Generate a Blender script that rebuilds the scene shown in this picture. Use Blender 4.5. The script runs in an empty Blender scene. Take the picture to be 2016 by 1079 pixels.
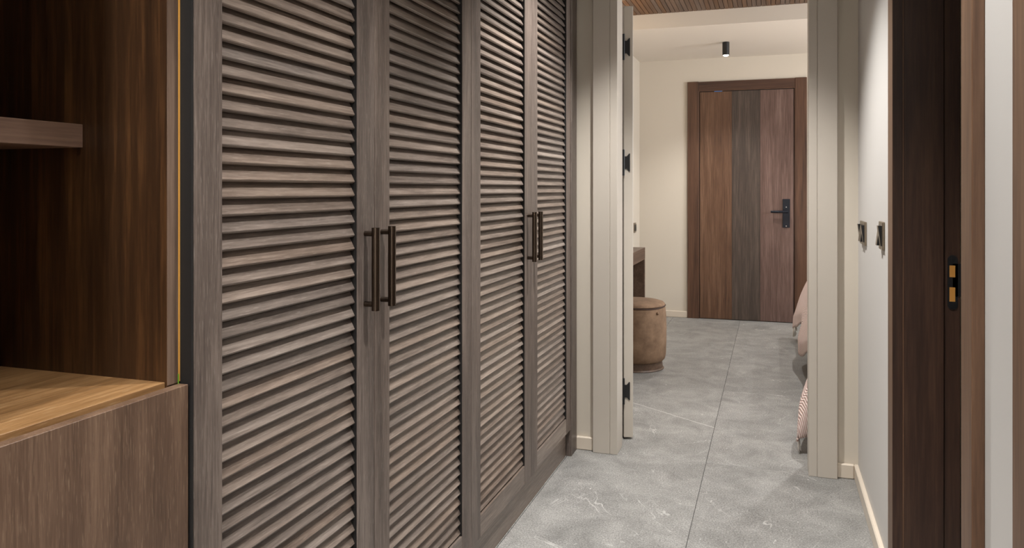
import bpy, bmesh, math, random
from mathutils import Vector, Matrix
random.seed(7)
SC = bpy.context.scene
COL = SC.collection

# ------------------------------------------------------------------ camera
FPX = 1525.0
YAW = math.atan((1519 - 1008) / FPX)
cd = bpy.data.cameras.new('camera'); cam = bpy.data.objects.new('camera', cd); COL.objects.link(cam)
cd.sensor_fit = 'HORIZONTAL'; cd.sensor_width = 36.0
cd.lens = FPX / 2016 * 36.0
cd.shift_y = -(1079 / 2 - 372) / 2016
cd.clip_start = 0.02
cam.location = (0, 0, 1.2)
cam.rotation_euler = (math.pi / 2, 0, YAW)
SC.camera = cam

# ------------------------------------------------------------------ world, exposure, big lights
SC.view_settings.view_transform = 'Standard'; SC.view_settings.look = 'None'
SC.view_settings.gamma = 1.0; SC.view_settings.use_curve_mapping = False
SC.view_settings.exposure = 0.22
w = bpy.data.worlds.new('world'); SC.world = w; w.use_nodes = True
w.node_tree.nodes['Background'].inputs[0].default_value = (0.8, 0.88, 1.0, 1)
w.node_tree.nodes['Background'].inputs[1].default_value = 0.4

NEUTRAL = (1.0, 0.975, 0.945)
WARM = (1.0, 0.80, 0.58)
DAY = (0.93, 0.96, 1.0)
# hall downlights: x, y, watts, full cone angle (deg), blend
HALL_LAMPS = [(-0.36, 2.74, 205, 92, 0.6), (-0.42, 0.72, 60, 62, 0.6), (0.05, -1.70, 250, 140, 0.9), (-0.10, 1.42, 130, 88, 0.6), (-0.60, -0.47, 120, 136, 0.5)]
# bedroom surface spots, the first seen, the rest added for light: x, y
ROOM_LAMPS = [(-0.356, 6.597, 60), (1.10, 6.597, 55)]
ROOM_LAMPS_WOOD = [(0.55, 4.70, 95), (1.70, 4.70, 70)]
WINDOW_W = 85
HALL_PANEL_W = 8

# ------------------------------------------------------------------ helpers
def srgb(r, g, b):
    def f(c):
        c /= 255.0
        return c / 12.92 if c <= 0.04045 else ((c + 0.055) / 1.055) ** 2.4
    return (f(r), f(g), f(b), 1.0)

def nodes_of(name):
    m = bpy.data.materials.new(name); m.use_nodes = True
    nt = m.node_tree; return m, nt, nt.nodes['Principled BSDF']

def plain(name, col, rough=0.5, metal=0.0, spec=0.5, emit=None, es=0.0, bump=0.0, bscale=200.0, coat=0.0):
    m, nt, p = nodes_of(name)
    p.inputs['Base Color'].default_value = col
    p.inputs['Roughness'].default_value = rough; p.inputs['Metallic'].default_value = metal
    p.inputs['Specular IOR Level'].default_value = spec
    p.inputs['Coat Weight'].default_value = coat
    if emit:
        p.inputs['Emission Color'].default_value = emit; p.inputs['Emission Strength'].default_value = es
    if bump:
        tc = nt.nodes.new('ShaderNodeTexCoord'); n = nt.nodes.new('ShaderNodeTexNoise')
        n.inputs['Scale'].default_value = bscale; n.inputs['Detail'].default_value = 4
        nt.links.new(tc.outputs['Object'], n.inputs['Vector'])
        b = nt.nodes.new('ShaderNodeBump'); b.inputs['Strength'].default_value = bump; b.inputs['Distance'].default_value = 0.002
        nt.links.new(n.outputs['Fac'], b.inputs['Height']); nt.links.new(b.outputs['Normal'], p.inputs['Normal'])
    return m

def ramp(nt, stops):
    r = nt.nodes.new('ShaderNodeValToRGB'); e = r.color_ramp.elements
    while len(e) < len(stops): e.new(0.5)
    for i, (pos, c) in enumerate(stops): e[i].position = pos; e[i].color = c
    return r

def wood(name, dark, mid, light, axis='z', rough=0.45, fine=170.0, bump=0.25, spec=0.45, hue=0.0, flecks=None, fleck_amt=0.0, figure=0.5):
    """grain running along axis; per-object offset so that no two boards match"""
    m, nt, p = nodes_of(name); L = nt.links
    tc = nt.nodes.new('ShaderNodeTexCoord'); oi = nt.nodes.new('ShaderNodeObjectInfo')
    off = nt.nodes.new('ShaderNodeVectorMath'); off.operation = 'SCALE'; off.inputs[0].default_value = (13.1, 7.7, 9.3)
    L.new(oi.outputs['Random'], off.inputs['Scale'])
    add = nt.nodes.new('ShaderNodeVectorMath'); add.operation = 'ADD'
    L.new(tc.outputs['Object'], add.inputs[0]); L.new(off.outputs[0], add.inputs[1])
    ai = 'xyz'.index(axis)
    def mp(s_across, s_along):
        q = nt.nodes.new('ShaderNodeMapping'); s = [s_across] * 3; s[ai] = s_along
        q.inputs['Scale'].default_value = s; L.new(add.outputs[0], q.inputs['Vector']); return q
    n1 = nt.nodes.new('ShaderNodeTexNoise'); n1.inputs['Scale'].default_value = 1.0; n1.inputs['Detail'].default_value = 5; n1.inputs['Distortion'].default_value = 0.8
    L.new(mp(16, 0.9).outputs[0], n1.inputs['Vector'])
    n2 = nt.nodes.new('ShaderNodeTexNoise'); n2.inputs['Scale'].default_value = 1.0; n2.inputs['Detail'].default_value = 6; n2.inputs['Roughness'].default_value = 0.65
    L.new(mp(fine, fine / 22.0).outputs[0], n2.inputs['Vector'])
    mx = nt.nodes.new('ShaderNodeMix'); mx.data_type = 'FLOAT'; mx.inputs[0].default_value = 1 - figure
    L.new(n1.outputs['Fac'], mx.inputs[2]); L.new(n2.outputs['Fac'], mx.inputs[3])
    r = ramp(nt, [(0.30, dark), (0.5, mid), (0.72, light)])
    L.new(mx.outputs[0], r.inputs[0])
    colout = r.outputs[0]
    if flecks:
        n3 = nt.nodes.new('ShaderNodeTexNoise'); n3.inputs['Scale'].default_value = 1.0; n3.inputs['Detail'].default_value = 3
        L.new(mp(fine * 2.2, fine / 6.0).outputs[0], n3.inputs['Vector'])
        r3 = ramp(nt, [(0.58, (0, 0, 0, 1)), (0.70, (1, 1, 1, 1))]); L.new(n3.outputs['Fac'], r3.inputs[0])
        ml = nt.nodes.new('ShaderNodeMath'); ml.operation = 'MULTIPLY'; ml.inputs[1].default_value = fleck_amt
        L.new(r3.outputs[0], ml.inputs[0])
        mc = nt.nodes.new('ShaderNodeMix'); mc.data_type = 'RGBA'
        L.new(ml.outputs[0], mc.inputs[0]); L.new(colout, mc.inputs[6]); mc.inputs[7].default_value = flecks
        colout = mc.outputs[2]
    if hue:
        hs = nt.nodes.new('ShaderNodeHueSaturation')
        mr = nt.nodes.new('ShaderNodeMapRange'); mr.inputs[3].default_value = 1 - hue; mr.inputs[4].default_value = 1 + hue
        L.new(oi.outputs['Random'], mr.inputs[0]); L.new(mr.outputs[0], hs.inputs['Value'])
        m7 = nt.nodes.new('ShaderNodeMath'); m7.operation = 'MULTIPLY'; m7.inputs[1].default_value = 7.31
        fr = nt.nodes.new('ShaderNodeMath'); fr.operation = 'FRACT'
        L.new(oi.outputs['Random'], m7.inputs[0]); L.new(m7.outputs[0], fr.inputs[0])
        mr2 = nt.nodes.new('ShaderNodeMapRange'); mr2.inputs[3].default_value = 1 - 2.2 * hue; mr2.inputs[4].default_value = 1 + 2.2 * hue
        L.new(fr.outputs[0], mr2.inputs[0]); L.new(mr2.outputs[0], hs.inputs['Saturation'])
        L.new(colout, hs.inputs['Color']); colout = hs.outputs[0]
    L.new(colout, p.inputs['Base Color'])
    p.inputs['Roughness'].default_value = rough; p.inputs['Specular IOR Level'].default_value = spec
    b = nt.nodes.new('ShaderNodeBump'); b.inputs['Strength'].default_value = bump; b.inputs['Distance'].default_value = 0.0015
    L.new(n2.outputs['Fac'], b.inputs['Height']); L.new(b.outputs['Normal'], p.inputs['Normal'])
    return m

def mesh_from(name, verts, faces, smooth=False):
    me = bpy.data.meshes.new(name); me.from_pydata([tuple(v) for v in verts], [], faces); me.update()
    bm = bmesh.new(); bm.from_mesh(me); bmesh.ops.recalc_face_normals(bm, faces=bm.faces); bm.to_mesh(me); bm.free()
    if smooth:
        for f in me.polygons: f.use_smooth = True
    return me

def bm_mesh(name, bm, smooth=False, angle=None):
    me = bpy.data.meshes.new(name); bmesh.ops.recalc_face_normals(bm, faces=bm.faces); bm.to_mesh(me); bm.free()
    if smooth:
        for f in me.polygons: f.use_smooth = True
    if angle is not None:
        me.set_sharp_from_angle(angle=math.radians(angle))
    return me

def bm_box(bm, x0, x1, y0, y1, z0, z1, bev=0.0):
    x0, x1 = sorted((x0, x1)); y0, y1 = sorted((y0, y1)); z0, z1 = sorted((z0, z1))
    g = bmesh.ops.create_cube(bm, size=1.0); vs = g['verts']
    for v in vs:
        v.co = Vector(((x0 if v.co.x < 0 else x1), (y0 if v.co.y < 0 else y1), (z0 if v.co.z < 0 else z1)))
    if bev > 0:
        es = list({e for v in vs for e in v.link_edges})
        bmesh.ops.bevel(bm, geom=es, offset=bev, segments=1, affect='EDGES', profile=0.5)

def bm_cyl(bm, p0, p1, r0, r1=None, seg=16, cap=True):
    p0, p1 = Vector(p0), Vector(p1); r1 = r0 if r1 is None else r1
    d = p1 - p0; q = d.to_track_quat('Z', 'Y')
    M = Matrix.Translation((p0 + p1) / 2) @ q.to_matrix().to_4x4()
    bmesh.ops.create_cone(bm, cap_ends=cap, segments=seg, radius1=r0, radius2=r1, depth=d.length, matrix=M)

def bm_lathe(bm, prof, seg=48, center=(0, 0, 0)):
    rings = []
    cx, cy, cz = center
    for r, z in prof:
        if r < 1e-6: rings.append([bm.verts.new((cx, cy, cz + z))])
        else: rings.append([bm.verts.new((cx + r * math.cos(2 * math.pi * i / seg), cy + r * math.sin(2 * math.pi * i / seg), cz + z)) for i in range(seg)])
    for a, b in zip(rings, rings[1:]):
        for i in range(seg):
            j = (i + 1) % seg
            if len(a) == 1 and len(b) == 1: continue
            if len(a) == 1: bm.faces.new((a[0], b[i], b[j]))
            elif len(b) == 1: bm.faces.new((a[i], a[j], b[0]))
            else: bm.faces.new((a[i], a[j], b[j], b[i]))

def wloc(o):
    v = Vector((0, 0, 0))
    while o: v += o.location; o = o.parent
    return v

def put(name, me, mat, parent=None, loc=(0, 0, 0)):
    """one mesh object; loc is a world position, also under a parent"""
    o = bpy.data.objects.new(name, me); COL.objects.link(o)
    if mat and not me.materials: me.materials.append(mat)
    o.location = Vector(loc) - (wloc(parent) if parent else Vector((0, 0, 0)))
    if parent: o.parent = parent
    return o

def box(name, x0, x1, y0, y1, z0, z1, mat, parent=None, bev=0.0):
    """box object with its origin at its base centre"""
    bm = bmesh.new(); c = ((x0 + x1) / 2, (y0 + y1) / 2, min(z0, z1))
    bm_box(bm, x0 - c[0], x1 - c[0], y0 - c[1], y1 - c[1], z0 - c[2], z1 - c[2], bev)
    return put(name, bm_mesh(name, bm), mat, parent, c)

def boxes(name, lst, mat, parent=None, bev=0.0):
    """several boxes of one piece joined (world coordinates)"""
    bm = bmesh.new()
    for b in lst: bm_box(bm, *b, bev)
    return put(name, bm_mesh(name, bm), mat, parent)

def tag(o, label=None, cat=None, group=None, kind=None):
    if label: o['label'] = label
    if cat: o['category'] = cat
    if group: o['group'] = group
    if kind: o['kind'] = kind
    return o

def empty(name, loc, label=None, cat=None, group=None, kind=None):
    o = bpy.data.objects.new(name, None); COL.objects.link(o); o.location = loc
    o.empty_display_size = 0.1
    return tag(o, label, cat, group, kind)

# ------------------------------------------------------------------ materials
def stone(name, vein_line=None):
    m, nt, p = nodes_of(name); L = nt.links
    tc = nt.nodes.new('ShaderNodeTexCoord'); oi = nt.nodes.new('ShaderNodeObjectInfo')
    off = nt.nodes.new('ShaderNodeVectorMath'); off.operation = 'SCALE'; off.inputs[0].default_value = (31.1, 17.7, 0)
    L.new(oi.outputs['Random'], off.inputs['Scale'])
    add = nt.nodes.new('ShaderNodeVectorMath'); add.operation = 'ADD'
    L.new(tc.outputs['Object'], add.inputs[0]); L.new(off.outputs[0], add.inputs[1])
    def noise(scale, detail, rough=0.5, dist=0.0, sc=(1, 1, 1)):
        mp = nt.nodes.new('ShaderNodeMapping'); mp.inputs['Scale'].default_value = sc; L.new(add.outputs[0], mp.inputs['Vector'])
        n = nt.nodes.new('ShaderNodeTexNoise'); n.inputs['Scale'].default_value = scale; n.inputs['Detail'].default_value = detail
        n.inputs['Roughness'].default_value = rough; n.inputs['Distortion'].default_value = dist
        L.new(mp.outputs[0], n.inputs['Vector']); return n
    cloud = noise(5.5, 8, 0.72, 0.5)
    speck = noise(170, 3, 0.8)
    mx = nt.nodes.new('ShaderNodeMix'); mx.data_type = 'FLOAT'; mx.inputs[0].default_value = 0.66
    L.new(cloud.outputs['Fac'], mx.inputs[2]); L.new(speck.outputs['Fac'], mx.inputs[3])
    r = ramp(nt, [(0.34, srgb(88, 87, 85)), (0.5, srgb(138, 137, 134)), (0.66, srgb(186, 184, 180))])
    L.new(mx.outputs[0], r.inputs[0])
    # broken white veins: thin bands of a distorted noise, masked by another
    vein = noise(1.7, 5, 0.55, 1.4, (1.0, 0.6, 1.0))
    sub = nt.nodes.new('ShaderNodeMath'); sub.operation = 'SUBTRACT'; sub.inputs[1].default_value = 0.5; L.new(vein.outputs['Fac'], sub.inputs[0])
    ab = nt.nodes.new('ShaderNodeMath'); ab.operation = 'ABSOLUTE'; L.new(sub.outputs[0], ab.inputs[0])
    vr = ramp(nt, [(0.0, (1, 1, 1, 1)), (0.004, (0, 0, 0, 1))]); L.new(ab.outputs[0], vr.inputs[0])
    msk = noise(4.0, 3); mkr = ramp(nt, [(0.50, (0, 0, 0, 1)), (0.62, (1, 1, 1, 1))]); L.new(msk.outputs['Fac'], mkr.inputs[0])
    ml = nt.nodes.new('ShaderNodeMath'); ml.operation = 'MULTIPLY'; L.new(vr.outputs[0], ml.inputs[0]); L.new(mkr.outputs[0], ml.inputs[1])
    chip = noise(46, 2, 0.5, 0.8, (1, 0.55, 1)); cr = ramp(nt, [(0.735, (0, 0, 0, 1)), (0.77, (1, 1, 1, 1))]); L.new(chip.outputs['Fac'], cr.inputs[0])
    mxx = nt.nodes.new('ShaderNodeMath'); mxx.operation = 'MAXIMUM'; L.new(ml.outputs[0], mxx.inputs[0]); L.new(cr.outputs[0], mxx.inputs[1])
    if vein_line:                        # one long pale vein across this tile
        (ax, ay), (bx, by) = vein_line
        ln = math.hypot(bx - ax, by - ay); tx, ty = (bx - ax) / ln, (by - ay) / ln
        def dot(vx, vy, ox, oy):
            d = nt.nodes.new('ShaderNodeVectorMath'); d.operation = 'DOT_PRODUCT'; d.inputs[1].default_value = (vx, vy, 0)
            s_ = nt.nodes.new('ShaderNodeVectorMath'); s_.operation = 'SUBTRACT'; s_.inputs[1].default_value = (ox, oy, 0)
            L.new(tc.outputs['Object'], s_.inputs[0]); L.new(s_.outputs[0], d.inputs[0]); return d.outputs['Value']
        along, acr = dot(tx, ty, ax, ay), dot(-ty, tx, ax, ay)
        wob = noise(6, 3); ws = nt.nodes.new('ShaderNodeMath'); ws.operation = 'MULTIPLY_ADD'; ws.inputs[1].default_value = .030; ws.inputs[2].default_value = -.015
        L.new(wob.outputs['Fac'], ws.inputs[0])
        ad = nt.nodes.new('ShaderNodeMath'); ad.operation = 'ADD'; L.new(acr, ad.inputs[0]); L.new(ws.outputs[0], ad.inputs[1])
        aa = nt.nodes.new('ShaderNodeMath'); aa.operation = 'ABSOLUTE'; L.new(ad.outputs[0], aa.inputs[0])
        lt = nt.nodes.new('ShaderNodeMapRange'); lt.inputs[1].default_value = .0018; lt.inputs[2].default_value = .0042; lt.inputs[3].default_value = 1; lt.inputs[4].default_value = 0
        L.new(aa.outputs[0], lt.inputs[0])
        gt = nt.nodes.new('ShaderNodeMath'); gt.operation = 'GREATER_THAN'; gt.inputs[1].default_value = 0; L.new(along, gt.inputs[0])
        mm = nt.nodes.new('ShaderNodeMath'); mm.operation = 'MULTIPLY'; L.new(lt.outputs[0], mm.inputs[0]); L.new(gt.outputs[0], mm.inputs[1])
        m2 = nt.nodes.new('ShaderNodeMath'); m2.operation = 'MAXIMUM'; L.new(mxx.outputs[0], m2.inputs[0]); L.new(mm.outputs[0], m2.inputs[1]); mxx = m2
    m6 = nt.nodes.new('ShaderNodeMath'); m6.operation = 'MULTIPLY'; m6.inputs[1].default_value = 0.6; L.new(mxx.outputs[0], m6.inputs[0])
    mc = nt.nodes.new('ShaderNodeMix'); mc.data_type = 'RGBA'; L.new(m6.outputs[0], mc.inputs[0]); L.new(r.outputs[0], mc.inputs[6])
    mc.inputs[7].default_value = srgb(216, 214, 210)
    hs = nt.nodes.new('ShaderNodeHueSaturation'); mr = nt.nodes.new('ShaderNodeMapRange'); mr.inputs[3].default_value = .93; mr.inputs[4].default_value = 1.07
    L.new(oi.outputs['Random'], mr.inputs[0]); L.new(mr.outputs[0], hs.inputs['Value']); L.new(mc.outputs[2], hs.inputs['Color'])
    L.new(hs.outputs[0], p.inputs['Base Color'])
    p.inputs['Roughness'].default_value = 0.5; p.inputs['Specular IOR Level'].default_value = 0.4
    b = nt.nodes.new('ShaderNodeBump'); b.inputs['Strength'].default_value = 0.12; b.inputs['Distance'].default_value = 0.001
    L.new(speck.outputs['Fac'], b.inputs['Height']); L.new(b.outputs['Normal'], p.inputs['Normal'])
    return m

M = {}
M['stone'] = stone('grey_stone_tile')
M['grout'] = plain('grout', srgb(96, 95, 93), 0.9)
M['wall_hall'] = plain('hall_wall_paint', srgb(203, 200, 196), 0.75, bump=0.05, bscale=90)
M['wall_room'] = plain('room_wall_paint', srgb(206, 197, 183), 0.8, bump=0.05, bscale=90)
M['ceil'] = plain('ceiling_paint', srgb(222, 214, 203), 0.85)
M['lacquer'] = plain('beige_lacquer', srgb(192, 184, 173), 0.42)
M['skirt'] = plain('skirting_paint', srgb(214, 202, 186), 0.3)
M['wardrobe'] = wood('wardrobe_wood_upright', srgb(52, 43, 38), srgb(97, 85, 78), srgb(142, 128, 118), 'z', 0.46, 210, 0.35, hue=0.05, flecks=srgb(176, 166, 156), fleck_amt=0.25)
M['wardrobe_y'] = wood('wardrobe_wood_level', srgb(68, 58, 52), srgb(117, 104, 95), srgb(158, 144, 133), 'y', 0.34, 210, 0.3, hue=0.07, flecks=srgb(180, 170, 160), fleck_amt=0.22)
M['walnut_z'] = wood('walnut_upright_shaded', srgb(26, 15, 8), srgb(58, 37, 20), srgb(104, 70, 40), 'z', 0.4, 120, 0.15)  # darkened so the colour carries the shade of the unlit niche
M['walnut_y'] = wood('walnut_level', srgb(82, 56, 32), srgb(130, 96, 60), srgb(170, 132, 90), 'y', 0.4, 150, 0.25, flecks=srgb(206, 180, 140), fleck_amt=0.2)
M['walnut_front'] = wood('walnut_front_panel', srgb(64, 47, 36), srgb(96, 74, 59), srgb(130, 105, 86), 'z', 0.42, 230, 0.3, flecks=srgb(168, 144, 120), fleck_amt=0.3)
M['shelf_edge'] = wood('shelf_wood', srgb(82, 61, 50), srgb(118, 93, 78), srgb(146, 119, 102), 'y', 0.5, 130, 0.2)
M['edge_band'] = wood('edge_band_wood', srgb(80, 62, 50), srgb(112, 92, 78), srgb(138, 116, 100), 'z', 0.5, 150, 0.2)
M['frame_shaded'] = wood('shaded_casing_wood', srgb(40, 26, 20), srgb(62, 42, 32), srgb(86, 62, 47), 'z', 0.42, 140, 0.2)  # same wood as the casing, with the jamb's shade put into its colour
M['frame_brown'] = wood('brown_casing_wood', srgb(70, 48, 34), srgb(104, 76, 56), srgb(130, 100, 78), 'z', 0.45, 140, 0.2)
M['door_a'] = wood('door_wood_chestnut', srgb(58, 39, 27), srgb(93, 66, 48), srgb(124, 95, 74), 'z', 0.42, 110, 0.1, figure=0.45)
M['door_b'] = wood('door_wood_dark', srgb(46, 38, 33), srgb(70, 59, 52), srgb(100, 86, 76), 'z', 0.42, 110, 0.1, figure=0.45)
M['door_c'] = wood('door_wood_sheen_tint', srgb(66, 48, 42), srgb(100, 78, 70), srgb(130, 107, 99), 'z', 0.36, 110, 0.1, figure=0.45)  # mauve tint stands in for the cool sheen on this plank
M['door_frame'] = wood('door_casing_wood', srgb(54, 36, 26), srgb(84, 58, 43), srgb(108, 79, 60), 'z', 0.42, 80, 0.1)
M['door_frame_x'] = wood('door_head_wood', srgb(48, 31, 23), srgb(76, 52, 40), srgb(98, 70, 54), 'x', 0.42, 80, 0.1)
M['ceil_wood'] = wood('ceiling_slat_wood', srgb(58, 42, 30), srgb(90, 66, 48), srgb(116, 88, 66), 'y', 0.5, 90, 0.15, hue=0.12)
M['desk'] = wood('desk_wood', srgb(66, 50, 40), srgb(94, 75, 61), srgb(118, 97, 82), 'y', 0.45, 110, 0.15)
M['dark_gap'] = plain('dark_gap', srgb(16, 13, 12), 0.7)
M['black'] = plain('matte_black_metal', srgb(20, 20, 22), 0.45, 0.0)
M['navy_black'] = plain('satin_black_handle', srgb(24, 28, 38), 0.35, 0.3)
M['chrome'] = plain('chrome', srgb(190, 190, 190), 0.2, 1.0)
M['bronze'] = plain('antique_bronze', srgb(92, 80, 70), 0.25, 1.0)
M['bronze_plate'] = plain('bronze_switch_plate', srgb(140, 128, 112), 0.35, 0.8)
M['raw_edge'] = plain('raw_edge_band', srgb(240, 180, 88), 0.5)
M['green_tape'] = plain('green_tape', srgb(120, 180, 50), 0.5)
M['raw_slot'] = plain('raw_wood_slot', srgb(196, 138, 62), 0.6)
M['blue'] = plain('blue_strip_mat', srgb(60, 120, 190), 0.4)
M['lamp_on'] = plain('lamp_lens', (1, 1, 1, 1), 0.4, emit=(1, 0.95, 0.88, 1), es=18)
M['lamp_body'] = plain('lamp_body_black', srgb(26, 25, 25), 0.4)
M['white_ring'] = plain('white_ring', srgb(225, 222, 218), 0.4)
M['mattress'] = plain('mattress_fabric', srgb(226, 220, 212), 0.9)
M['bed_base'] = plain('bed_base_fabric', srgb(150, 134, 118), 0.9)
M['fringe'] = plain('white_fringe', srgb(232, 226, 220), 0.9)
M['glass'] = plain('window_glass', (0.8, 0.85, 0.9, 1), 0.05)
M['white_frame'] = plain('window_frame', srgb(225, 222, 216), 0.4)

def suede():
    m, nt, p = nodes_of('brown_suede'); L = nt.links
    tc = nt.nodes.new('ShaderNodeTexCoord')
    n = nt.nodes.new('ShaderNodeTexNoise'); n.inputs['Scale'].default_value = 9; n.inputs['Detail'].default_value = 8; n.inputs['Roughness'].default_value = 0.7
    L.new(tc.outputs['Object'], n.inputs['Vector'])
    r = ramp(nt, [(0.3, srgb(104, 81, 62)), (0.55, srgb(134, 108, 85)), (0.75, srgb(156, 130, 106))]); L.new(n.outputs['Fac'], r.inputs[0])
    L.new(r.outputs[0], p.inputs['Base Color']); p.inputs['Roughness'].default_value = 0.9
    p.inputs['Sheen Weight'].default_value = 0.0
    n2 = nt.nodes.new('ShaderNodeTexNoise'); n2.inputs['Scale'].default_value = 260; L.new(tc.outputs['Object'], n2.inputs['Vector'])
    b = nt.nodes.new('ShaderNodeBump'); b.inputs['Strength'].default_value = 0.3; b.inputs['Distance'].default_value = 0.002
    L.new(n2.outputs['Fac'], b.inputs['Height']); L.new(b.outputs['Normal'], p.inputs['Normal'])
    return m
M['suede'] = suede()

def knit():
    m, nt, p = nodes_of('pink_knit'); L = nt.links
    uv = nt.nodes.new('ShaderNodeTexCoord')
    mp = nt.nodes.new('ShaderNodeMapping'); mp.inputs['Rotation'].default_value = (0, 0, math.radians(58))
    L.new(uv.outputs['UV'], mp.inputs['Vector'])
    wv = nt.nodes.new('ShaderNodeTexWave'); wv.inputs['Scale'].default_value = 19; wv.inputs['Distortion'].default_value = 1.2; wv.inputs['Detail'].default_value = 2
    L.new(mp.outputs[0], wv.inputs['Vector'])
    r = ramp(nt, [(0.0, srgb(184, 146, 136)), (0.4, srgb(222, 200, 193)), (1.0, srgb(236, 219, 212))]); L.new(wv.outputs['Fac'], r.inputs[0])
    L.new(r.outputs[0], p.inputs['Base Color']); p.inputs['Roughness'].default_value = 0.95
    b = nt.nodes.new('ShaderNodeBump'); b.inputs['Strength'].default_value = 0.6; b.inputs['Distance'].default_value = 0.006
    L.new(wv.outputs['Fac'], b.inputs['Height']); L.new(b.outputs['Normal'], p.inputs['Normal'])
    return m
M['knit'] = knit()

# ------------------------------------------------------------------ dimensions
FX = -0.855            # wardrobe door fronts
PX = -0.876            # plinth
WR = 0.34              # right hall wall
YE = 3.495             # end wall (hall side)
YR = 3.665             # bedroom side of that wall
OL, OR_, OH = -0.66, 0.147, 2.085      # bedroom opening (clear)
YF = 7.37              # far wall
XL = -1.19             # bedroom left wall
XR = 2.9               # bedroom right wall
HC = 2.60              # hall ceiling
ZC, ZW, YB = 2.407, 2.517, 5.87        # low ceiling, wood ceiling, drop
HB = -2.4              # back of hall
LWX = -1.48            # back of wardrobe recess

# ------------------------------------------------------------------ floor and tiles
floor = box('floor', -1.9, 3.0, -2.5, 7.5, -0.12, -0.004, M['grout'])
tag(floor, 'grey stone tiled floor running from hall into bedroom', 'floor', kind='structure')
def tiles():
    xs = [-1.472 + 0.6 * i for i in range(8)]
    g = 0.0013
    cache = {}
    def tile(x0, x1, y0, y1, mat=None):
        x0, x1 = max(x0, XL - 0.02 if y0 > 3.6 else LWX - 0.02), min(x1, XR + .02 if y0 > 3.4 else 1.5)
        if x1 - x0 < 0.03 or y1 - y0 < 0.03: return
        dx, dy = round(x1 - x0 - 2 * g, 4), round(y1 - y0 - 0.0006, 4)
        if (dx, dy) not in cache:
            bm = bmesh.new(); bm_box(bm, -dx / 2, dx / 2, -dy / 2, dy / 2, -0.010, 0.0, 0.0006)
            cache[(dx, dy)] = bm_mesh('tile', bm)
        put('tile', cache[(dx, dy)] if not mat else cache[(dx, dy)].copy(), mat or M['stone'], floor, ((x0 + x1) / 2, (y0 + y1) / 2, 0))
    for i, x in enumerate(xs):
        y = 3.49
        while y > HB:                      # hall
            if x < 1.4: tile(x, x + 0.6, max(y - 1.2, HB), y)
            y -= 1.2
        ys = [3.49, 4.773, 5.973, 7.173, 7.40]
        for a, b in zip(ys, ys[1:]):
            if i == 1 and a == 3.49:
                cx_, cy_ = x + .3, (a + b) / 2
                vm = stone('grey_stone_tile_veined', ((-.823 - cx_, 4.400 - cy_), (-.276 - cx_, 4.016 - cy_)))
                tile(x, x + 0.6, a, b, vm); floor.children[-1].data.materials.clear(); floor.children[-1].data.materials.append(vm)
            else: tile(x, x + 0.6, a, b)
tiles()

# ------------------------------------------------------------------ walls and ceilings
def wall(name, lst, mat, label):
    o = boxes(name, lst, mat); tag(o, label, 'wall', kind='structure'); return o
D3 = (1.563, 2.39, 2.10)     # right doorway y0, y1, head
D4 = (0.34, 1.165, 2.10)
WT = 0.15                    # right wall thickness
wall('wall_right', [(WR, WR + WT, HB, D4[0] - .03, 0, HC), (WR, WR + WT, D4[0] - .03, D4[1] + .03, D4[2] + .03, HC),
                    (WR, WR + WT, D4[1] + .03, D3[0] - .03, 0, HC), (WR, WR + WT, D3[0] - .03, D3[1] + .03, D3[2] + .03, HC),
                    (WR, WR + WT, D3[1] + .03, YE, 0, HC)], M['wall_hall'], 'pale grey painted wall on the right with two switches')
wall('wall_end', [(-1.6, OL - 0.035, YE, YR, 0, 2.75), (OR_ + 0.035, XR + .1, YE, YR, 0, 2.75), (OL - 0.035, OR_ + 0.035, YE, YR, OH + 0.035, 2.75)],
     M['wall_room'], 'cream wall around the open bedroom doorway')
wall('wall_left', [(LWX - 0.1, LWX, HB, YE, 0, HC), (LWX, -0.88, HB, -0.42, 0, HC)], M['wall_hall'], 'hall wall behind the wardrobe and the shelf unit')
wall('wall_back', [(LWX, WR + WT, HB - 0.1, HB, 0, HC)], M['wall_hall'], 'hall wall behind the viewpoint')
wall('wall_far', [(XL - 0.1, XR + .1, YF, YF + 0.1, 0, 2.75)], M['wall_room'], 'cream bedroom wall around the brown wooden door')
wall('wall_bedroom_left', [(XL - 0.1, XL, YR, YF, 0, 2.75)], M['wall_room'], 'cream bedroom wall behind the desk and stool')
wall('wall_bedroom_right', [(XR, XR + .1, YR, 4.2, 0, 2.75), (XR, XR + .1, 6.2, YF, 0, 2.75), (XR, XR + .1, 4.2, 6.2, 0, 1.15), (XR, XR + .1, 4.2, 6.2, 2.2, 2.75)],
     M['wall_room'], 'cream bedroom wall behind the bed head')
wall('wall_side_room', [(1.4, 1.5, 0, YE, 0, HC), (WR + WT, 1.4, 0.0, 0.08, 0, HC)], M['wall_room'], 'wall of the small room past the dark door frame')
c = boxes('ceiling_hall', [(LWX - .1, 1.5, HB - .1, YE, HC, HC + .1)], M['ceil']); tag(c, 'white hall ceiling with recessed downlights', 'ceiling', kind='structure')
c = boxes('ceiling_bedroom', [(XL, XR, YB, YF, ZC, ZC + .30)], M['ceil']); tag(c, 'pale lowered bedroom ceiling carrying the black spotlight', 'ceiling', kind='structure')
cw = box('ceiling_wood', XL, XR, YR, YB, ZW + 0.012, ZW + .1, M['dark_gap']); tag(cw, 'bedroom ceiling clad in narrow brown wooden slats', 'ceiling', kind='structure')
bm = bmesh.new(); bm_box(bm, -0.0145, 0.0145, -(YB - YR) / 2, (YB - YR) / 2, 0, 0.014, 0.0015); sm = bm_mesh('slat', bm)
for i in range(int((XR - XL) / 0.032)):
    put('slat', sm, M['ceil_wood'], cw, (XL + 0.016 + 0.032 * i, (YR + YB) / 2, ZW))

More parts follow.
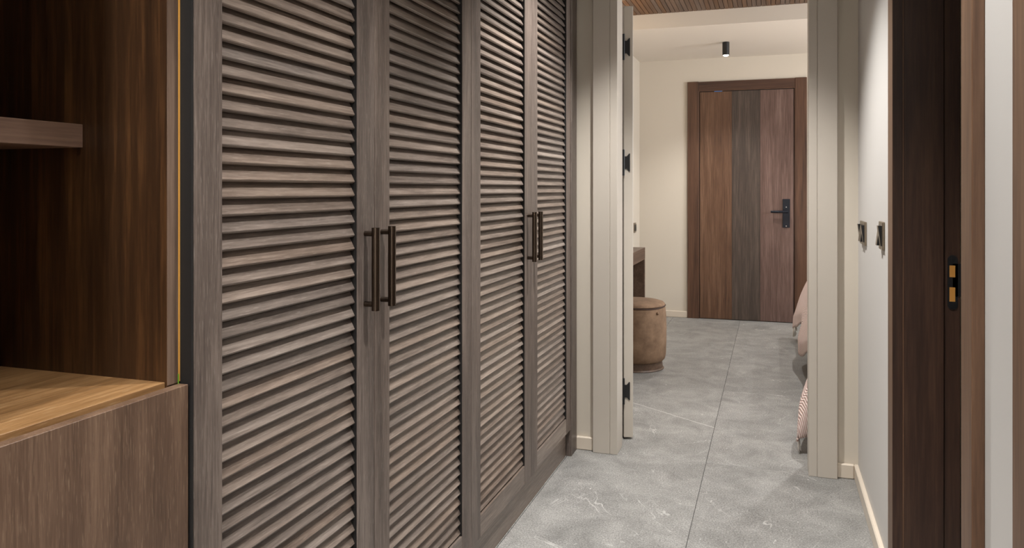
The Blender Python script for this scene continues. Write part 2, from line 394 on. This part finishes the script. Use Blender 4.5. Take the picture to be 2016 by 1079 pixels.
# baseboards
def baseboard(name, boxes_, label):
    o = boxes(name, boxes_, M['skirt'], bev=0.004); tag(o, label, 'baseboard', kind='structure')
baseboard('baseboard_right', [(WR - .016, WR + .002, D3[1] + .09, YE, 0, .06)], 'cream skirting along the right hall wall')
baseboard('baseboard_end', [(OR_ + .11, WR - .016, YE - .016, YE + .002, 0, .06), (-.856, OL - .115, YE - .016, YE + .002, 0, .06)], 'cream skirting either side of the bedroom doorway')
baseboard('baseboard_far', [(XL, -.742, YF - .014, YF + .002, 0, .06), (.30, XR, YF - .014, YF + .002, 0, .06)], 'cream skirting either side of the brown wooden door')
baseboard('baseboard_bedroom', [(XL - .002, XL + .014, YR, YF, 0, .06)], 'cream skirting on the bedroom wall behind the desk')

# ------------------------------------------------------------------ bedroom doorway with the opened beige leaf
d2 = empty('door_2', ((OL + OR_) / 2, YE, 0), 'open beige lacquered door standing in the bedroom doorway', 'door', kind='structure')
CF = YE - 0.035        # casing face
lac = M['lacquer']
box('casing', OL - .112, OL - .034, CF, YE, 0, OH + .115, lac, d2, .002)
box('casing', OR_ + .034, OR_ + .112, CF, YE, 0, OH + .115, lac, d2, .002)
box('casing', OL - .033, OR_ + .033, CF, YE, OH + .034, OH + .115, lac, d2, .002)
# linings: front part thick, back part rebated for the leaf
boxes('jamb', [(OL - .0335, OL, CF + .004, 3.585, 0, OH), (OL - .034, OL - .014, 3.585, YR + .004, 0, OH)], lac, d2, .0015)
boxes('jamb', [(OR_, OR_ + .0335, CF + .004, 3.585, 0, OH), (OR_ + .014, OR_ + .034, 3.585, YR + .004, 0, OH)], lac, d2, .0015)
boxes('head_jamb', [(OL - .034, OR_ + .034, CF + .004, 3.585, OH, OH + .034), (OL - .034, OR_ + .034, 3.585, YR + .004, OH + .014, OH + .034)], lac, d2, .0015)
# bedroom-side casings
box('casing', OL - .10, OL - .03, YR, YR + .015, 0, OH + .1, lac, d2, .002)
box('casing', OR_ + .03, OR_ + .10, YR, YR + .015, 0, OH + .1, lac, d2, .002)
ANG = math.radians(20)
piv = Vector((-.671, YR + .022, 0))
bm = bmesh.new(); bm_box(bm, 0, .045, 0, .80, .010, OH - .008, .002)
leaf = put('leaf', bm_mesh('leaf', bm), lac, d2, piv); leaf.rotation_euler = (0, 0, ANG)
for zc in (1.879, 1.326, .232):
    bm = bmesh.new()
    # flared leaf plate on the door edge, and the knuckle
    pts = [(.004, -.030), (.014, -.030), (.026, -.044), (.029, -.042), (.029, .042), (.026, .044), (.014, .030), (.004, .030)]
    lo = [bm.verts.new((x, -.0045, z)) for x, z in pts]; hi = [bm.verts.new((x, .0005, z)) for x, z in pts]
    bm.faces.new(lo); bm.faces.new(hi[::-1])
    for i in range(len(pts)):
        j = (i + 1) % len(pts); bm.faces.new((lo[i], lo[j], hi[j], hi[i]))
    bm_cyl(bm, (-.002, -.006, -.062), (-.002, -.006, .062), .0055, seg=12)
    h = put('hinge', bm_mesh('hinge', bm), M['black'], leaf, piv + Vector((0, 0, zc)))
# latch side handle on the far edge of the leaf
bm = bmesh.new(); bm_box(bm, .045, .053, .70, .74, .9, 1.1, .001); bm_cyl(bm, (.053, .72, 1.03), (.085, .72, 1.03), .008); bm_cyl(bm, (.08, .725, 1.03), (.08, .61, 1.03), .008)
put('leaf_handle', bm_mesh('leaf_handle', bm), M['black'], leaf, piv)

# ------------------------------------------------------------------ far wooden door
d1 = empty('door_1', (-.22, YF, 0), 'brown wooden door of three grain panels with black lever handle', 'door', kind='structure')
LX0, LX1, LT = -.629, .187, 2.095
box('casing', -.742, LX0 - .012, YF - .022, YF, 0, 2.193, M['door_frame'], d1, .002)
box('casing', LX1 + .012, .298, YF - .022, YF, 0, 2.193, M['door_frame'], d1, .002)
box('casing', LX0 - .012, LX1 + .012, YF - .020, YF, LT + .012, 2.190, M['door_frame_x'], d1, .002)
boxes('door_gap', [(LX0 - .012, LX1 + .012, YF - .003, YF, 0.0, LT + .012)], M['dark_gap'], d1)
boxes('frame_stop', [(LX0 - .012, LX0 - .005, YF - .016, YF, 0, LT + .005), (LX1 + .006, LX1 + .012, YF - .016, YF, 0, LT + .005), (LX0 - .012, LX1 + .012, YF - .016, YF, LT + .006, LT + .012)], M['door_frame'], d1)
px = [LX0, -.344, -.097, LX1]
for i, k in enumerate(('door_a', 'door_b', 'door_c')):
    box('door_panel', px[i] + (.0006 if i else 0), px[i + 1] - (.0006 if i < 2 else 0), YF - .012, YF - .002, .006, LT, M[k], d1, .0006)
box('blue_strip', -.50, -.43, YF - .0135, YF - .004, LT + .0005, LT + .006, M['blue'], d1)  # small blue strip just above the door panels
hp = box('handle_plate', .094, .156, YF - .020, YF - .012, .853, 1.110, M['navy_black'], d1, .002)
bm = bmesh.new()
bm_cyl(bm, (.128, YF - .02, .995), (.128, YF - .062, .995), .011)
L_ = [(.140, 0), (.10, -.003), (.06, -.004), (.02, -.001), (-.005, .006)]
for (a, ya), (b_, yb) in zip(L_, L_[1:]):
    bm_cyl(bm, (a, YF - .058 + ya, .996), (b_, YF - .058 + yb, .996), .0115 if a > .05 else .0105, seg=12)
put('lever', bm_mesh('lever', bm, True, 40), M['navy_black'], hp)
for z in (1.037, .868):
    bm = bmesh.new(); bm_cyl(bm, (.125, YF - .020, z), (.125, YF - .0225, z), .005, seg=12)
    put('screw', bm_mesh('screw', bm), M['chrome'], hp)

# ------------------------------------------------------------------ dark wooden door frame in the right wall
CX = WR - 0.020
def side_frame(name, d, label, closed):
    y0, y1, h = d
    r = empty(name, (WR, (y0 + y1) / 2, 0), label, 'door', kind='structure')
    fb, fsh = M['frame_brown'], M['frame_shaded']
    box('casing', CX, WR, y1, y1 + .088, 0, h + .085, fb, r, .0015)
    box('casing', CX, WR, y0 - .078, y0, 0, h + .085, fb, r, .0015)
    box('casing', CX, WR, y0, y1, h, h + .085, fb, r, .0015)
    xe = WR + WT
    for yy, s in ((y1, 1), (y0, -1)):
        a, b = (yy, yy + .03 * s)
        box('casing_lip', CX + .0005, WR + .006, a - .001 * s, b, 0, h, fsh, r, .001)
        box('groove_strip', WR + .006, WR + .0085, a - .0004 * s, b, 0, h, fb, r)
        box('jamb', WR + .0085, WR + .108, a - .0015 * s, b, 0, h, fsh, r, .0015)
        box('jamb_rebate', WR + .110, xe, a + .0105 * s, b, 0, h + .01, fsh, r, .001)
    box('head_jamb', CX, xe, y0, y1, h, h + .03, fsh, r)
    if closed:
        lf = box('leaf', WR + .108, WR + .148, y0 - .008, y1 + .008, .005, h, M['door_a'], r, .002)
    return r
d3 = side_frame('door_3', D3, 'dark brown wooden door frame with black strike plate in the right wall', False)
d4 = side_frame('door_4', D4, 'brown wooden door frame at the right edge of the photo', True)
# strike plate, facing the viewer from the rebate of the far jamb
ys = D3[1] + .0105
bm = bmesh.new()
xc, z0, z1, rr = WR + .131, .869, 1.018, .0125
pts = []
for i in range(13):
    a = math.pi * i / 12; pts.append((xc + rr * math.cos(a), z1 - rr + rr * math.sin(a)))
for i in range(13):
    a = math.pi + math.pi * i / 12; pts.append((xc + rr * math.cos(a), z0 + rr + rr * math.sin(a)))
lo = [bm.verts.new((x, ys - .003, z)) for x, z in pts]; hi = [bm.verts.new((x, ys, z)) for x, z in pts]
bm.faces.new(lo); bm.faces.new(hi[::-1])
for i in range(len(pts)):
    j = (i + 1) % len(pts); bm.faces.new((lo[i], lo[j], hi[j], hi[i]))
bm_box(bm, xc, WR + WT + .001, ys - .003, ys, .905, .995)
sp = put('strike_plate', bm_mesh('strike_plate', bm), M['black'], d3)
for za, zb in ((.958, .990), (.891, .930)):
    box('latch_slot', xc - .008, xc + .006, ys - .0036, ys - .0025, za, zb, M['raw_slot'], sp)
for z in (1.008, .879):
    bm = bmesh.new(); bm_cyl(bm, (xc, ys - .003, z), (xc, ys - .0042, z), .0045, seg=12); put('screw', bm_mesh('screw', bm), M['black'], sp)

# ------------------------------------------------------------------ louvred wardrobe
W0, W1, WTOP = .985, 3.478, 2.46
wr = empty('wardrobe', (PX, (W0 + W1) / 2, 0), 'long grey-brown wooden wardrobe with four louvred doors', 'wardrobe')
box('side_panel', LWX + .005, FX, W0 - .002, W0 + .002, 0, WTOP, M['dark_gap'], wr)
box('side_panel', LWX + .005, FX + .004, 3.379, W1, 0, WTOP, M['wardrobe'], wr, .001)
box('back_panel', LWX + .005, LWX + .02, W0 + .003, 3.378, .0, WTOP, M['wardrobe'], wr)
box('base_panel', LWX + .02, FX - .03, W0 + .003, 3.378, .100, .118, M['wardrobe_y'], wr)
box('top_panel', LWX + .02, FX, W0 + .003, 3.378, WTOP - .02, WTOP, M['wardrobe_y'], wr)
box('plinth', PX - .018, PX, W0 + .003, 3.37, 0, .099, M['wardrobe_y'], wr, .0008)
seams = [.988, 1.568, 2.167, 2.776, 3.377]
opens = [(1.055, 1.491), (1.642, 2.096), (2.245, 2.699), (2.86, 3.305)]
DB, DT, RB, RT = .120, 2.435, .187, 2.36
PITCH, TILT, SW, ST = .0292, math.radians(63), .0345, .0068
NS = 73
def slat_mesh(length):
    ux, uz = -math.cos(TILT), math.sin(TILT)          # up the slat
    nx, nz = -math.sin(TILT), -math.cos(TILT)         # front to back
    b = .0016
    prof = [(ux * b, uz * b), (ux * SW, uz * SW), (ux * SW + nx * ST, uz * SW + nz * ST), (nx * ST, nz * ST), (nx * b, nz * b)]
    n = len(prof); h = length / 2
    vs = [(x, -h, z) for x, z in prof] + [(x, h, z) for x, z in prof]
    fs = [tuple(range(n)), tuple(range(2 * n - 1, n - 1, -1))] + [(i, (i + 1) % n, n + (i + 1) % n, n + i) for i in range(n)]
    return mesh_from('slat', vs, fs)
def handle_mesh(sgn):
    bm = bmesh.new()
    bm_cyl(bm, (.027, 0, -.0915), (.027, 0, .0915), .0092, seg=20)
    for z in (-.078, .078): bm_cyl(bm, (-.001, 0, z), (.022, 0, z), .0060, seg=14)
    return bm_mesh('handle', bm, True, 40)
hm = handle_mesh(1)
hy = {0: (1.568 - .043, 1.023), 1: (1.568 + .034, 1.023), 2: (2.776 - .043, 1.023), 3: (2.776 + .036, 1.023)}
for i in range(4):
    y0, y1 = seams[i] + .0008, seams[i + 1] - .0008
    a, b = opens[i]
    dr = empty('door', (FX, (y0 + y1) / 2, DB)); dr.parent = wr; dr.location = Vector((FX, (y0 + y1) / 2, DB)) - wr.location
    T = .026
    box('stile', FX - T, FX, y0, a, DB, DT, M['wardrobe'], dr, .0008)
    box('stile', FX - T, FX, b, y1, DB, DT, M['wardrobe'], dr, .0008)
    box('rail', FX - T, FX - .0008, a, b, DB, RB, M['wardrobe_y'], dr, .0006)
    box('rail', FX - T, FX - .0008, a, b, RT, DT, M['wardrobe_y'], dr, .0006)
    for ys_ in ((a, a + .0004), (b - .0004, b)): box('groove_strip', FX - T, FX - .0012, *ys_, RB, RT, M['dark_gap'], dr)
    sm = slat_mesh(b - a - .001)
    for k in range(NS):
        put('slat', sm, M['wardrobe_y'], dr, (FX - .005, (a + b) / 2, RB + .006 + PITCH * k))
    hyy, hz = hy[i]
    put('handle', hm, M['bronze'], dr, (FX, hyy, hz))

# ------------------------------------------------------------------ open shelf unit beside the wardrobe
SX = -.877            # front edge of the uprights
SY0, SY1 = -.40, .956
su = empty('shelf_unit', (SX, (SY0 + SY1) / 2, 0), 'walnut shelf unit with open niche above a low closed cabinet', 'shelf unit')
NZ = .904
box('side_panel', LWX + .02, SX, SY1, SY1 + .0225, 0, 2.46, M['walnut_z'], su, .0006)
box('side_panel', LWX + .02, SX, .52, .5425, NZ, 2.46, M['walnut_z'], su, .0006)  # unseen divider, placed to cut the light falling on the end panel
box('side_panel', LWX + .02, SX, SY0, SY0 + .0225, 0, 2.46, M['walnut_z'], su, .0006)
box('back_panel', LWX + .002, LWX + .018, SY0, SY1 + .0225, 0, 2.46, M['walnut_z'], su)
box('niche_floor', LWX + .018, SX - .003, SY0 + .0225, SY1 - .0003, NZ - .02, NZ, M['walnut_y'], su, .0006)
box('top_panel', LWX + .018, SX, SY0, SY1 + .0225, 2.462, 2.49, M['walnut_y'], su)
box('shelf', LWX + .018, -1.043, .543, SY1 - .0005, 1.266, 1.303, M['shelf_edge'], su, .0006)
box('edge_band', SX, SX + .0008, SY1, SY1 + .0225, NZ - .005, 2.46, M['edge_band'], su)
box('edge_strip', SX - .02, SX + .001, SY1 + .0226, SY1 + .0266, .90, 2.46, M['raw_edge'], su)
box('tape', SX + .0005, SX + .0016, SY1 + .0222, SY1 + .0236, .895, .912, M['green_tape'], su)
box('front_panel', SX + .001, -.858, .30, .980, .06, .897, M['walnut_front'], su, .0006)
box('front_panel', SX + .001, -.858, SY0, .297, .06, .897, M['walnut_front'], su, .0006)
box('plinth', SX - .05, SX - .035, SY0, SY1, 0, .06, M['dark_gap'], su)

# ------------------------------------------------------------------ switches
def switch(y, z, gangs, label):
    wdt = .076 * gangs + .014
    r = empty('light_switch', (WR, y, z - .045), label, 'switch', 'bronze rocker switches on the right wall')
    box('plate', WR - .008, WR, y - wdt / 2, y + wdt / 2, z - .045, z + .045, M['bronze_plate'], r, .0015)
    for g in range(gangs):
        yc = y + (g - (gangs - 1) / 2) * .076
        n = 2
        for k in range(n):
            ya = yc - .034 + k * .034; t = 1 if (k + g) % 2 else -1
            x0, x1 = WR - .008, WR - .008 - .011
            bm = bmesh.new()
            zt, zb = z + .032, z - .032
            xa, xb = (x1, x0 - .003) if t > 0 else (x0 - .003, x1)
            v = [(x0, ya + .001, zb), (x0, ya + .033, zb), (x0, ya + .033, zt), (x0, ya + .001, zt), (xa, ya + .001, zb), (xa, ya + .033, zb), (xb, ya + .033, zt), (xb, ya + .001, zt)]
            me = mesh_from('rocker', v, [(0, 1, 2, 3), (4, 5, 6, 7), (0, 1, 5, 4), (1, 2, 6, 5), (2, 3, 7, 6), (3, 0, 4, 7)])
            bm.free()
            me.materials.append(M['black']); me.materials.append(M['bronze_plate'])
            for f in me.polygons:
                if f.normal.x < -.6: f.material_index = 1
            put('rocker', me, None, r)
switch(3.27, 1.03, 2, 'wide bronze switch with black rockers near the wall corner')
switch(2.74, 1.05, 1, 'bronze switch partly hidden by the dark door frame')
so = empty('wall_switch', (XL, 7.08, .82), 'small dark switch on the bedroom wall above the desk', 'switch')
box('plate', XL, XL + .008, 7.03, 7.13, .80, .89, M['bronze_plate'], so, .001); box('rocker', XL + .008, XL + .013, 7.045, 7.115, .815, .875, M['black'], so, .001)

# ------------------------------------------------------------------ lamps
def lens_spot(parent, loc, watts, deg, blend, col, rad=.03):
    l = bpy.data.lights.new('lamp_light', 'SPOT'); l.energy = watts; l.spot_size = math.radians(deg); l.spot_blend = blend; l.color = col; l.shadow_soft_size = rad
    o = bpy.data.objects.new('lamp_light', l); COL.objects.link(o); o.location = Vector(loc) - parent.location; o.parent = parent
def cyl_spot(x, y, zc, watts, label, deg=118):
    r = empty('ceiling_spotlight', (x, y, zc - .108), label, 'spotlight', 'black cylinder ceiling spots')
    bm = bmesh.new(); bm_lathe(bm, [(0, .108), (.026, .108), (.028, .106), (.028, .001), (.027, 0), (.0235, 0), (.0235, .006), (0, .006)], 32)
    put('body', bm_mesh('body', bm, True, 35), M['lamp_body'], r, (x, y, zc - .108))
    bm = bmesh.new(); bm_lathe(bm, [(0, -.010), (.012, -.008), (.0200, -.003), (.0225, .002), (.0225, .005), (0, .005)], 32)
    put('lens', bm_mesh('lens', bm, True, 35), M['lamp_on'], r, (x, y, zc - .108))
    lens_spot(r, (x, y, zc - .121), watts, deg, .7, NEUTRAL, .025)
cyl_spot(*ROOM_LAMPS[0][:2], ZC, ROOM_LAMPS[0][2], 'black cylinder spotlight on the bedroom ceiling, lit')
cyl_spot(*ROOM_LAMPS[1][:2], ZC, ROOM_LAMPS[1][2], 'added unseen spotlight on the low ceiling past the bed')
for (x, y, wt), lb in zip(ROOM_LAMPS_WOOD, ('added unseen spotlight on the wooden ceiling over the bed foot', 'added unseen spotlight on the wooden ceiling over the pillows')):
    cyl_spot(x, y, ZW, wt, lb)
def downlight(x, y, watts, deg, blend, label):
    r = empty('recessed_downlight', (x, y, HC - .004), label, 'downlight', 'recessed hall downlights')
    bm = bmesh.new(); bm_lathe(bm, [(.034, .004), (.036, -.002), (.046, -.003), (.048, .004)], 32)
    put('ring', bm_mesh('ring', bm, True, 35), M['white_ring'], r, (x, y, HC - .004))
    bm = bmesh.new(); bm_lathe(bm, [(0, .0005), (.034, .0005), (.034, .0035), (0, .0035)], 32)
    put('lens', bm_mesh('lens', bm), M['lamp_on'], r, (x, y, HC - .004))
    lens_spot(r, (x, y, HC - .012), watts, deg, blend, NEUTRAL, .035)
for h, lb in zip(HALL_LAMPS, ('recessed downlight in front of the bedroom doorway', 'recessed downlight in front of the shelf unit', 'recessed downlight at the back end of the hall', 'added unseen downlight brightening the wall by the dark door frame', 'added unseen downlight giving the open niche its lit stripe')):
    downlight(*h, lb)  # last two are added, to brighten the right wall and the niche panel
# flat ceiling panel added out of view as weak soft fill
pl = empty('added_ceiling_panel', (-.15, -1.1, HC - .05), 'unseen ceiling panel added as soft fill behind the viewpoint', 'lamp')
box('housing', -.45, .15, -1.4, -.8, HC - .03, HC, M['white_ring'], pl, .003)
box('diffuser', -.43, .13, -1.38, -.82, HC - .034, HC - .03, M['white_ring'], pl)
l = bpy.data.lights.new('panel_fill', 'AREA'); l.shape = 'RECTANGLE'; l.size = .56; l.size_y = .56; l.energy = HALL_PANEL_W; l.color = NEUTRAL
o = bpy.data.objects.new('panel_fill', l); COL.objects.link(o); o.parent = pl; o.location = Vector((-.15, -1.1, HC - .038)) - pl.location

# bedroom window over the bed head, unseen, added to bring in light
wn = empty('added_window_1', (XR, 5.2, 1.15), 'unseen window added for light above the bed head', 'window', kind='structure')
boxes('window_frame', [(XR + .02, XR + .08, 4.2, 4.26, 1.15, 2.2), (XR + .02, XR + .08, 6.14, 6.2, 1.15, 2.2), (XR + .02, XR + .08, 4.26, 6.14, 1.15, 1.21), (XR + .02, XR + .08, 4.26, 6.14, 2.14, 2.2), (XR + .02, XR + .08, 5.17, 5.23, 1.21, 2.14)], M['white_frame'], wn)
for ya in (4.26, 5.23): box('pane', XR + .045, XR + .05, ya, ya + .91, 1.21, 2.14, M['glass'], wn)
l = bpy.data.lights.new('window_fill', 'AREA'); l.shape = 'RECTANGLE'; l.size = 1.85; l.size_y = .92; l.energy = WINDOW_W; l.color = DAY
o = bpy.data.objects.new('window_fill', l); COL.objects.link(o); o.parent = wn; o.rotation_euler = (0, math.radians(90), 0)
l.size, l.size_y = .92, 1.85
o.location = Vector((XR + .015, 5.2, 1.675)) - wn.location

# ------------------------------------------------------------------ stool
st = empty('stool', (-.868, 5.224, 0), 'round brown suede stool on a low plinth', 'stool')
bm = bmesh.new(); bm_lathe(bm, [(0, 0), (.183, 0), (.186, .004), (.178, .012), (.174, .052), (0, .052)], 56); put('base', bm_mesh('base', bm, True, 35), M['desk'], st, st.location)
bm = bmesh.new()
bm_lathe(bm, [(0, .050), (.160, .050), (.178, .054), (.192, .070), (.199, .10), (.202, .18), (.203, .27), (.201, .35), (.197, .395), (.194, .412), (.190, .418), (0, .418)], 64)
put('body', bm_mesh('body', bm, True, 50), M['suede'], st, st.location)
bm = bmesh.new()
bm_lathe(bm, [(0, .418), (.188, .418), (.194, .424), (.193, .432), (.184, .442), (.16, .449), (.08, .456), (0, .458)], 64)
put('seat_pad', bm_mesh('seat_pad', bm, True, 50), M['suede'], st, st.location)
bm = bmesh.new()
for i in range(72):
    a, b = 2 * math.pi * i / 72, 2 * math.pi * (i + 1) / 72
    def pt(t): return (.194 * math.cos(t), .194 * math.sin(t), .4185 + .004 * math.sin(3 * t + 1))
    bm_cyl(bm, pt(a), pt(b), .0045, seg=8, cap=False)
put('piping', bm_mesh('piping', bm, True), plain('dark_piping', srgb(62, 44, 34), .8), st, st.location)
bm = bmesh.new(); a = math.radians(-36)
bmesh.ops.create_uvsphere(bm, u_segments=12, v_segments=8, radius=.010, matrix=Matrix.Translation((.2 * math.cos(a), .2 * math.sin(a), .385)))
put('button', bm_mesh('button', bm, True), M['suede'], st, st.location)

# ------------------------------------------------------------------ desk
DX, DY1, DZ = -.903, 5.85, .76
dk = empty('desk', ((XL + DX) / 2, 5.2, 0), 'narrow brown wooden desk against the bedroom wall', 'desk')
box('desktop', XL + .016, DX, 4.55, DY1, DZ - .022, DZ, M['desk'], dk, .0015)
box('apron', XL + .016, DX, 4.55, DY1, DZ - .088, DZ - .0225, M['desk'], dk, .0015)
box('end_panel', XL + .016, DX, DY1 - .028, DY1, 0, DZ - .0885, M['desk'], dk, .0015)
box('end_panel', XL + .016, DX, 4.55, 4.578, 0, DZ - .0885, M['desk'], dk, .0015)
box('modesty_panel', XL + .016, XL + .03, 4.58, DY1 - .029, .25, DZ - .0885, M['desk'], dk)

# ------------------------------------------------------------------ bed and throw
bd = empty('bed', (1.3, 5.15, 0), 'wide bed beyond the right door casing', 'bed')
box('base', .36, 2.8, 3.83, 6.53, .10, .30, M['bed_base'], bd, .02)
box('mattress', .32, 2.78, 3.80, 6.56, .30, .545, M['mattress'], bd, .05)
box('headboard', 2.80, 2.88, 3.78, 6.58, 0, 1.08, M['bed_base'], bd, .02)
for x in (.45, 2.65):
    for y in (4.0, 6.3):
        bm = bmesh.new(); bm_cyl(bm, (x, y, 0), (x, y, .10), .022, .03, seg=14); put('leg', bm_mesh('leg', bm), M['black'], bd)
KY = [3.73, 3.86, 4.15, 4.6, 5.0, 5.35, 5.55, 5.85, 6.10, 6.35, 6.52, 6.62]
KH = [.06, .09, .26, .30, .22, .12, .09, .17, .21, .14, .10, .13]     # hem height
KX = [.116, .120, .200, .25, .225, .178, .170, .205, .215, .180, .163, .185]  # hem x
def interp(K, y):
    for i in range(len(KY) - 1):
        if y <= KY[i + 1]:
            t = (y - KY[i]) / (KY[i + 1] - KY[i]); t = max(0, min(1, t)); t = t * t * (3 - 2 * t)
            return K[i] * (1 - t) + K[i + 1] * t
    return K[-1]
NYS, NT = 130, 40
verts, uvs = [], []
for i in range(NYS + 1):
    y = KY[0] + (KY[-1] - KY[0]) * i / NYS
    hz, hx = interp(KH, y), interp(KX, y)
    over = max(0.0, 3.79 - y, y - 6.57)           # beyond the bed's side the cloth droops
    ztop = .556 - .9 * over
    for j in range(NT + 1):
        t = j / NT
        if t < .4:
            x = .95 - (.95 - .310) * t / .4; z = ztop
            if t > .34: z -= .004
        else:
            q = (t - .4) / .6
            x = .310 - (.310 - hx) * (min(1.0, q / .8) ** .85) + .012 * math.sin(q * 7 + y * 9) * q * (1 - q) * 2
            z = ztop - .006 - (ztop - .006 - hz) * q
        x += .006 * math.sin(y * 23) * max(0, t - .4)
        verts.append((x, y, z)); uvs.append(((y - 3.7), t * 1.2))
# the near end of the throw hangs down around the corner of the bed
row0, uv0 = verts[:NT + 1], uvs[:NT + 1]
pre_v, pre_u = [], []
NP = 8
for k in range(NP, 0, -1):
    fq = k / NP
    for (x, y, z), (u, v) in zip(row0, uv0):
        zt = min(z, .075 + .30 * max(0.0, x - .125))
        zz = z + (zt - z) * fq
        pre_v.append((x - .004 * fq, y - .006 * math.sin(fq * 3) + .006 * math.sin(x * 40) * fq, zz)); pre_u.append((u - (z - zz), v))
verts, uvs = pre_v + verts, pre_u + uvs
NYS += NP
faces = [(i * (NT + 1) + j, (i + 1) * (NT + 1) + j, (i + 1) * (NT + 1) + j + 1, i * (NT + 1) + j + 1) for i in range(NYS) for j in range(NT)]
me = bpy.data.meshes.new('throw_blanket'); me.from_pydata(verts, [], faces); me.update()
uvl = me.uv_layers.new(name='UVMap')
for lp in me.loops: uvl.data[lp.index].uv = uvs[lp.vertex_index]
for f in me.polygons: f.use_smooth = True
tb = put('throw_blanket', me, M['knit']); tag(tb, 'pink ribbed knit throw draped over the foot of the bed', 'blanket')
md = tb.modifiers.new('solid', 'SOLIDIFY'); md.thickness = .007; md.offset = 0
bm = bmesh.new()
for i in range(0, 620):
    y = KY[0] + (KY[-1] - KY[0]) * i / 620
    if 3.80 < y < 6.42: continue
    hz, hx = interp(KH, y), interp(KX, y)
    ln = min(.07, hz - .004)
    bm_cyl(bm, (hx + random.uniform(-.003, .003), y, hz + .006), (hx + random.uniform(-.004, .012), y + random.uniform(-.008, .008), hz - ln * random.uniform(.75, 1)), .0026, .0016, seg=5)
fr = put('fringe', bm_mesh('fringe', bm, True), M['fringe'], tb); fr['kind'] = 'stuff'; fr['label'] = 'white thread fringe along the hem'

# ------------------------------------------------------------------ warm lamp on the wall over the desk
wl = empty('wall_lamp', (XL, 5.35, 2.05), 'small warm wall lamp above the desk', 'lamp')
box('back_plate', XL, XL + .012, 5.30, 5.40, 2.02, 2.14, M['lamp_body'], wl, .002)
bm = bmesh.new(); bm_lathe(bm, [(.028, 0), (.034, 0), (.046, .10), (.040, .10), (.028, 0)], 28); put('shade', bm_mesh('shade', bm, True, 40), M['lamp_body'], wl, (XL + .075, 5.35, 2.05))
bm = bmesh.new(); bm_cyl(bm, (XL + .012, 5.35, 2.08), (XL + .045, 5.35, 2.08), .006); put('arm', bm_mesh('arm', bm), M['lamp_body'], wl)
bm = bmesh.new(); bmesh.ops.create_uvsphere(bm, u_segments=16, v_segments=10, radius=.022, matrix=Matrix.Translation((XL + .075, 5.35, 2.10))); put('bulb', bm_mesh('bulb', bm, True), plain('warm_bulb', (1, .8, .5, 1), .5, emit=(1, .7, .38, 1), es=10), wl)
l = bpy.data.lights.new('wall_lamp_light', 'POINT'); l.energy = 3.2; l.color = WARM; l.shadow_soft_size = .03
o = bpy.data.objects.new('wall_lamp_light', l); COL.objects.link(o); o.parent = wl; o.location = Vector((XL + .075, 5.35, 2.17)) - wl.location
